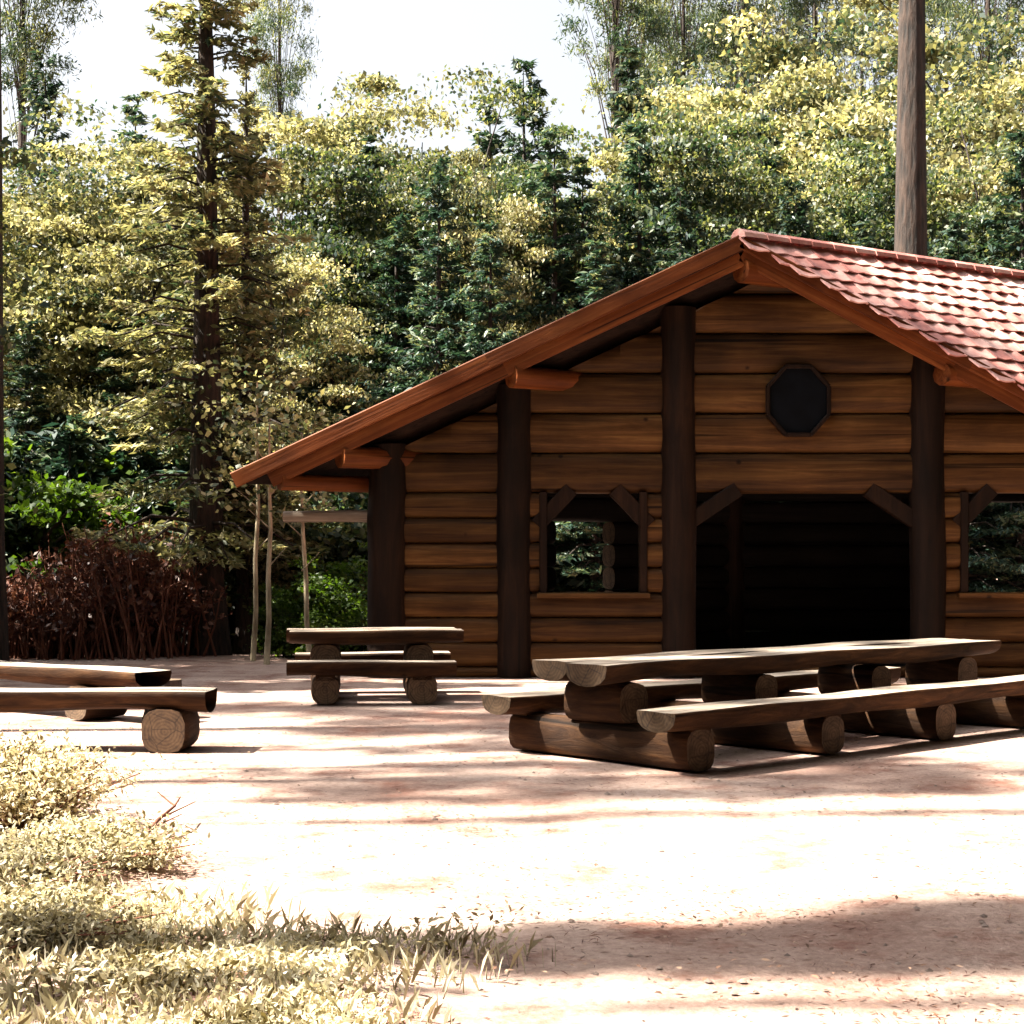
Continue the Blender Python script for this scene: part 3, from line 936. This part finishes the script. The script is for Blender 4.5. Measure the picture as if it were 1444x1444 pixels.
# sunlit leafy trees
for k, px, yt, D, w in [('beechA', 110, 170, 34, 1.0), ('beechB', 210, 230, 32, .9), ('beechA', 20, 260, 33, .9),
                        ('beechB', 430, 150, 37, .9), ('beechA', 585, 120, 44, .85), ('oliveA', 500, 230, 35, .8), ('oliveB', 660, 190, 36, .8),
                        ('beechB', 390, 330, 30, .8), ('beechA', 940, 110, 42, .8), ('beechB', 1060, 70, 46, .9),
                        ('oliveA', 990, 190, 36, .8), ('beechA', 1170, 60, 44, .9), ('oliveB', 1110, 210, 36, .8),
                        ('beechB', 1370, 40, 46, 1.0), ('beechA', 1470, 60, 43, .9), ('oliveA', 1230, 230, 38, .8),
                        ('oliveB', 1390, 190, 37, .8), ('oliveA', 770, 220, 35, .75), ('beechB', 690, 250, 33, .6)]:
    tree_px(k, px, yt, D, w)
# spruces
for k, px, yt, D, w in [('spruceA', 740, 65, 40, .8), ('spruceB', 885, 55, 44, .9), ('spruceA', 62, 60, 42, .8), ('spruceB', 190, 120, 41, .9),
                        ('spruceA', 560, 290, 33, 1.0), ('spruceB', 820, 210, 34, .9), ('spruceA', 960, 250, 33, .9), ('spruceA', 690, 300, 31, 1.0),
                        ('spruceB', 160, 430, 31, 1.3), ('spruceA', 40, 440, 30, 1.2), ('spruceB', 470, 410, 31, 1.2), ('spruceA', 1120, 240, 34, .9),
                        ('spruceA', 1440, 170, 34, 1.0), ('spruceB', 1350, 290, 33, 1.0), ('spruceB', -60, 180, 36, 1.0), ('spruceA', 1530, 120, 36, 1.0),
                        ('spruceY', 640, 260, 34, .8), ('spruceY', 350, 180, 36, .8), ('spruceY', 1020, 230, 39, .8), ('spruceY', 1210, 160, 41, .8),
                        ('spruceB', 250, 520, 29.5, 1.4), ('spruceA', 620, 210, 32, .9), ('spruceB', 780, 170, 33, 1.0), ('spruceA', 900, 160, 35, .9), ('spruceB', 520, 180, 36, .9), ('spruceB', 1080, 150, 38, .9), ('spruceB', 690, 120, 42, .9), ('spruceB', 840, 330, 29.5, 1.2), ('spruceA', 1050, 320, 31, 1.0), ('spruceB', 1220, 300, 31.5, 1.0)]:
    tree_px(k, px, yt, D, w)
# thin tall pines beyond, seen as pale upright stems
for px, D, w in [(868, 52, .6), (905, 60, .55), (965, 56, .5), (1005, 62, .6), (1048, 55, .5), (1105, 60, .6), (1150, 57, .5), (1215, 63, .6),
                 (1392, 55, .6), (1335, 60, .6), (395, 60, .45), (30, 50, .6)]:
    plant('pine', gx(px, D), D, 26 + rnd.uniform(-2, 2), w, 'far slender pine stem ' + where(px), 'far pines above the leafy trees')
# undergrowth along the edge of the wood
for k, px, D, h, w in [('bushG', 455, 25.5, 1.5, 1.2), ('bushG', 510, 26.5, 1.8, 1.2), ('bushG', 400, 26, 1.1, 1.2), ('bushG', 60, 27.5, 3.4, 1.0), ('bushG', 130, 28.5, 3.2, .9),
                       ('bushO', 330, 28.5, 2.8, 1.0), ('bushO', 400, 29.5, 3.4, 1.1), ('bushO', 540, 29, 3.2, 1.1), ('bushO', 470, 29, 3.0, 1.1),
                       ('bushD', 20, 28, 3.6, 1.0), ('bushD', 100, 29, 3.8, 1.1), ('bushD', 180, 29.5, 4.0, 1.1), ('bushD', 250, 29, 3.6, 1.0),
                       ('bushO', 250, 31, 4.2, 1.2), ('bushO', 90, 32, 4.4, 1.2), ('bushD', -50, 27, 3.6, 1.0), ('bushO', 600, 31, 4, 1.2),
                       ('bushD', 430, 31.5, 4.4, 1.2), ('bushD', 340, 32, 4.6, 1.2), ('bushO', 700, 31, 4, 1.2)]:
    plant(k, gx(px, D), D, h, w, label='%s %s %s' % ('knee high' if h < 1.3 else 'low' if h < 2 else 'head high' if h < 3.3 else 'tall', LOOK[k], where(px)))
def dead_thicket(px, D, h, R, seed):
    rng = np.random.default_rng(seed)
    s = empty('dead_thicket', (gx(px, D), D, -.03))
    tag(s, 'reddish brown thicket of upright dead stems behind the log benches', 'bush', 'dead brown thickets behind the benches')
    mb = MB(); C = []
    for i in range(60):
        b = np.array([rng.normal() * R * .5, rng.normal() * R * .4, 0])
        e = b + np.array([rng.normal() * .22, rng.normal() * .2, h * rng.uniform(.45, 1.15)])
        mb.tube([b, (b + e) / 2 + rng.normal(size=3) * .05, e], [.022, .016, .006], 5, caps=False)
        for k in range(3):
            t = rng.uniform(.3, .9); q = b + (e - b) * t
            w = q + np.array([rng.normal() * .25, rng.normal() * .25, rng.uniform(.1, .4)])
            mb.tube([q, w], [.010, .004], 4, caps=False)
            C.append(q + (w - q) * rng.uniform(.2, 1, (6, 1)) + rng.normal(size=(6, 3)) * .07)
    mb.build('stem', M_TWIG, s)
    C = np.concatenate(C); C[:, 2] = np.maximum(C[:, 2], .05)
    link('foliage', quads_mesh('foliage', leaves(rng, C, .13, .06, .3), M_BROWNLEAF, rng.random(len(C))), s)
for i, (px, D, h) in enumerate([(30, 25.5, 1.2), (85, 25, 1.3), (135, 25.5, 1.7), (185, 25.2, 1.8), (235, 26, 1.7), (110, 26.8, 1.8), (0, 26, 1.2), (215, 27.2, 2.0), (160, 27, 1.9)]):
    dead_thicket(px, D, h, .62, 900 + i)
# thin sunlit birches under the left eave
for px, D, h, lean, lb in [(376, 23.5, 3.6, .02, 'straight pale birch stem standing under the tip of the low eave'), (437, 24.2, 3.4, -.06, 'leaning pale birch stem by the green bushes next to the corner post'),
                           (357, 24.5, 4.2, .03, 'tallest pale birch stem, just outside the tip of the low eave')]:
    b = empty('birch_sapling', (gx(px, D), D, -.02))
    tag(b, lb, 'tree', 'thin birch stems by the hut')
    mb = MB(); mb.tube([(0, 0, 0), (lean + .012, 0, h * .18), (lean, .02, h * .36), (lean * 2 + .015, .02, h * .55), (lean * 2 - .01, .03, h * .75), (lean * 2, 0, h)], [.045, .038, .035, .030, .024, .010], 8, rng=rnd, rough=.15)
    for t_, dx in ((.4, .28), (.55, -.3), (.68, .25), (.8, -.22)):
        mb.tube([(lean * 2, .02, h * t_), (lean * 2 + dx, rnd.uniform(-.15, .15), h * t_ + .28)], [.013, .004], 5)
    mb.build('trunk', M_BARKL, b)
    rng = np.random.default_rng(int(px))
    c = np.concatenate([rng.normal(size=(70, 3)) * np.array([.35, .35, .16]) + np.array([rng.uniform(-.3, .3), rng.uniform(-.3, .3), zz]) for zz in np.linspace(h * .7, h * 1.05, 6)])
    link('crown', quads_mesh('crown', leaves(rng, c, .11, .08, .5), M_BEECH, rng.uniform(0, .8, len(c))), b)

# trees beyond the left edge of the picture: their shade falls across the clearing
for k, x, y, h, w in [('pine', -11, 5.52, 22, .17), ('pine', -11.8, 5.42, 24, .18), ('pine', -10.2, 5.62, 20, .17), ('pine', -12.6, 5.5, 26, .18), ('pine', -13.4, 5.36, 26, .18), ('pine', -9.6, 5.55, 19, .17), ('pine', -14, 5.45, 28, .18), ('pine', -10, 4.82, 21, .05),
                      ('pine', -12, 10.3, 22, .45), ('pine', -12.4, 9.4, 22, .10), ('pine', -12, 8.6, 22, .07), ('pine', -11.5, 11.0, 21, .15), ('pine', -12, 13.8, 22, .6),
                      ('pine', -11, 12.2, 20, .25), ('pine', -13, 15.8, 21, .6), ('pine', -11, 19.15, 29, .28), ('spruceB', -5.8, 5.36, 7.4, .36), ('spruceB', -7.2, 5.0, 8.2, .22),
                      ('spruceB', -10.5, 18.8, 14, .8), ('oliveA', -10, 22.5, 12, .9), ('spruceA', -16, 20.5, 19, .9)]:
    plant(k, x, y, h, w, 'forest tree beside the clearing casting its shade across the ground', group='trees beside the clearing')

# the wood closes round the clearing on the other sides too
rw = random.Random(77)
for i in range(42):
    if i < 12: x, y = rw.uniform(11.5, 16) + (i % 2) * 4, 1 + i * 2.2
    elif i < 26: x, y = -17 + (i - 12) * 2.5, rw.uniform(-9, -4.5)
    else: x, y = -22.5 - rw.uniform(0, 3), (i - 26) * 2.1 - 5
    plant(['spruceA', 'oliveA', 'spruceB', 'beechB'][i % 4], x, y, rw.uniform(15, 20) if i < 26 else rw.uniform(18, 20.5), 1.0,
          'forest tree beside the clearing casting its shade across the ground', group='trees beside the clearing')

for x, y, h in [(5.6, 7.6, 18), (8.2, 12.0, 19), (4.4, 1.2, 18), (-.5, -3.2, 17), (-5.5, -1.8, 18), (9.8, 5.0, 19), (12.5, 16.5, 19), (8.5, -3, 18), (-10, -4, 18), (1.8, 4.6, 21)]:  # unseen crowns added overhead to hold back skylight
    plant('sky_screen', x + (3.2 if (x, y) == (1.8, 4.6) else 0), y, h, 1.0)

# far wood: one mass of foliage beyond the trees one can tell apart
def far_wood():
    rng = np.random.default_rng(33)
    n = 420
    x = rng.uniform(-60, 60, n); y = rng.uniform(66, 100, n)
    base = np.where((x > -14) & (x < 6), 11, 17)
    C, tint = [], []
    for i in range(n):
        h = base[i] * rng.uniform(.5, 1.0)
        m = 150
        p = rng.normal(size=(m, 3)) * np.array([1.8, 1.8, 1.5]) + np.array([x[i], y[i], rng.uniform(1, h)])
        C.append(p); tint.append(np.clip(rng.uniform(0, .6, m) + rng.uniform(-.1, .4), 0, 1))
    C = np.concatenate(C)
    o = link('far_forest', quads_mesh('far_forest', leaves(rng, C, .6, .4, .4), M_BEECH, np.concatenate(tint)))
    tag(o, 'pale sunlit mass of the far wood beyond the trees', 'forest', kind='stuff')
far_wood()

# ------------------------------------------------------------------ foreground plants and litter
def shrub(px, D, h, R, seed, mat, n, L, label):
    rng = np.random.default_rng(seed)
    s = empty('low_shrub', (gx(px, D), D, -.03))
    tag(s, label, 'shrub', 'pale shrubs at the edge of the clearing')
    mb = MB()
    C, T, tint = [], [], []
    for i in range(n):
        az, tl = rng.uniform(0, 6.28), rng.uniform(.05, 1.0)
        hh = h * rng.uniform(.55, 1.05) * (1 - .35 * tl)
        e = np.array([math.cos(az) * R * tl, math.sin(az) * R * tl, hh])
        b = e * np.array([.35, .35, 0])
        mb.tube([b, (b + e) / 2 + np.array([0, 0, .12 * h]), e], [.007, .005, .003], 4, caps=False)
        m = 64
        t = rng.uniform(.25, 1.05, m)[:, None]
        C.append(b + (e - b) * t + rng.normal(size=(m, 3)) * .045 + np.array([0, 0, .1 * h]) * np.sin(t * 3))
        tint.append(np.clip(rng.uniform(0, .8, m) + rng.uniform(-.2, .3), 0, 1))
    mb.build('stem', M_TWIG, s)
    C = np.concatenate(C)
    C[:, 2] = np.maximum(C[:, 2], .04)
    link('foliage', quads_mesh('foliage', leaves(rng, C, L, L * .42, .5), mat, np.concatenate(tint)), s)
shrub(20, 9.4, .5, .75, 41, M_PALE, 170, .042, 'pale sunlit shrub growing just in front of the split log bench')
shrub(130, 8.2, .2, .55, 42, M_PALE, 130, .036, 'low pale shrub spreading at the edge of the sunny soil')
shrub(60, 6.6, .15, .5, 43, M_PALE, 130, .032, 'yellowish leafy shrub in the low plants under the larger pale shrub')
shrub(10, 7.6, .2, .55, 44, M_PALE, 130, .036, 'bushy pale shrub next to the low plants')

def ground_cover():
    rng = np.random.default_rng(50)
    # density falls off to the right along a ragged edge
    N = 80000
    y = 4.6 + 6.0 * rng.random(N) ** 1.6
    px = rng.uniform(-150, 900, N)
    edge = 530 + 110 * np.sin(y * 2.3) + 60 * np.sin(y * 6.1 + 1) - np.clip(y - 6.4, 0, 9) * 330
    keep = rng.random(N) < np.clip((edge - px) / 160 + .35, 0, 1)
    x = (px - 722) / F * y
    patch = np.sin(x * 4.3 + y * 2.1) + np.sin(y * 5.9 - x * 3.3) + .8 * np.sin(x * 9 + 1.3 * y)
    keep &= rng.random(N) < np.clip(.55 + .42 * patch, .05, 1)
    x, y = x[keep], y[keep]
    hmap = .06 + .07 * np.clip(np.sin(x * 3.1 + y * 1.3) + np.sin(y * 4.3 - x * 2.2), 0, 2) / 1.0
    z = rng.random(len(x)) ** 1.3 * hmap - .03
    c = np.stack([x, y, z + .02], 1)
    q = leaves(rng, c, .036, .014, .5)
    tint = np.clip(rng.uniform(.05, .85, len(c)) + .22 * np.sin(x * 5 + y * 3) + .22 * np.sin(x * 11 - y * 7), 0, 1)
    o = link('ground_plants', quads_mesh('ground_plants', q, M_PALE, tint))
    tag(o, 'low pale leafy plants covering the near edge of the clearing', 'plants', kind='stuff')
    # grass blades
    N = 14000
    y = 4.6 + 7.5 * rng.random(N) ** 1.5
    px = rng.uniform(-150, 900, N)
    edge = 600 + 120 * np.sin(y * 2.3) + 60 * np.sin(y * 6.1 + 1) - np.clip(y - 6.6, 0, 9) * 260
    keep = rng.random(N) < np.clip((edge - px) / 200 + .2, 0, 1)
    x = ((px - 722) / F * y)[keep]; y = y[keep]
    n = len(x)
    h = rng.uniform(.03, .11, n); a = rng.uniform(0, 6.28, n); w = rng.uniform(.0015, .0035, n)
    ld = rng.uniform(0, .09, n); a2 = rng.uniform(0, 6.28, n)
    b = np.stack([x, y, np.full(n, -.05)], 1)
    s = np.stack([np.cos(a) * w, np.sin(a) * w, np.zeros(n)], 1)
    m = b + np.stack([np.cos(a2) * ld * .35, np.sin(a2) * ld * .35, h * .6 + .02], 1)
    t = b + np.stack([np.cos(a2) * ld, np.sin(a2) * ld, h + .02], 1)
    q = np.stack([b - s, b + s, m + s * .8, t], 1)
    o = link('pale_sunlit_grass', quads_mesh('pale_sunlit_grass', q, M_GRASS, rng.random(n)))
    tag(o, 'thin sunlit grass growing among the low plants', 'grass', kind='stuff')
    # fallen leaves and needles on the soil
    N = 16000
    y = 5 + 22 * rng.random(N) ** 1.3
    x = rng.uniform(-.36, .36, N) * y
    cl = np.sin(x * 1.7 + y) + np.sin(y * 2.1 - x * .8)
    k = (rng.random(N) < .35 + .3 * cl)
    x, y = x[k], y[k]
    c = np.stack([x, y, np.full(len(x), -.012) + rng.random(len(x)) * .02], 1)
    q = leaves(rng, c, .032, .014, 3.0)
    o = link('leaf_litter', quads_mesh('leaf_litter', q, M_LITTER, rng.random(len(x))))
    tag(o, 'brown fallen leaves scattered over the soil', 'leaf litter', kind='stuff')
ground_cover()
def needles_and_pebbles():
    rng = np.random.default_rng(61)
    N = 15000
    y = 5 + 11 * rng.random(N) ** 1.5
    x = rng.uniform(-.34, .36, N) * y
    cl = np.sin(x * 2.3 + y * 1.7) + np.sin(y * 3.1 - x * 1.9) + .7 * np.sin(x * 6 + y)
    k = rng.random(N) < np.clip(.35 + .35 * cl, .03, 1)
    x, y = x[k], y[k]
    Z = .018 * np.sin(x * 1.3 + .6 * y) + .014 * np.sin(2.1 * y - .7 * x + 1) + .01 * np.sin(3.7 * x + 1.9 * y) - .045
    Z *= np.clip((np.abs(y - 17.5) - 6.5) / 3, 0, 1) * .9 + .1
    c = np.stack([x, y, Z + .005], 1)
    o = link('pine_needles', quads_mesh('pine_needles', leaves(rng, c, .042, .0045, 4.0), M_BROWNLEAF, rng.random(len(x))))
    tag(o, 'fine brown needles strewn over the trodden soil', 'needles', kind='stuff')
    mb = MB()
    for i in range(420):
        yy = 5 + 12 * rng.random() ** 1.4; xx = rng.uniform(-.34, .36) * yy
        zz = .018 * math.sin(xx * 1.3 + .6 * yy) + .014 * math.sin(2.1 * yy - .7 * xx + 1) + .01 * math.sin(3.7 * xx + 1.9 * yy) - .045
        zz *= min(max((abs(yy - 17.5) - 6.5) / 3, 0), 1) * .9 + .1
        r = rng.uniform(.006, .02) * (1.6 if rng.random() < .08 else 1)
        a0 = rng.uniform(0, 6)
        v = [(xx + r * math.cos(a0 + q * 1.257) * rng.uniform(.7, 1.2), yy + r * math.sin(a0 + q * 1.257) * rng.uniform(.7, 1.2), zz + r * .15) for q in range(5)]
        v += [(xx, yy, zz + r * .8)]
        mb.add(v, [(q, (q + 1) % 5, 5) for q in range(5)], 0, True)
    o = mb.build('pebbles', flat('grey_brown_stone', (.20, .15, .13)))
    tag(o, 'small stones scattered over the trodden soil', 'pebbles', kind='stuff')
needles_and_pebbles()

def fallen(p0, p1, r, label, seed):
    rr = random.Random(seed)
    p0, p1 = Vector(p0), Vector(p1)
    b = empty('fallen_branch', p0)
    tag(b, label, 'branch', 'dead branches on the ground')
    mb = MB()
    d = p1 - p0
    sd = d.cross(Vector((0, 0, 1))).normalized()
    pts = [d * t + sd * rr.uniform(-.04, .04) + Vector((0, 0, rr.uniform(0, .02))) for t in (0, .25, .5, .75, 1)]
    mb.tube(pts, [r, r * .9, r * .75, r * .55, r * .3], 6)
    mb.build('branch_wood', M_TWIG, b)
    for t in (.35, .6, .8):
        mb = MB(); q = d * t
        mb.tube([q, q + d * .12 + sd * rr.choice((-1, 1)) * .14 + Vector((0, 0, .05))], [r * .5, r * .2], 5)
        mb.build('twig', M_TWIG, b)
fallen((gx(185, 8.4), 8.3, .03), (gx(262, 9.5), 9.5, .12), .014, 'thin dead branch lying slanted beside the pale shrub', 1)
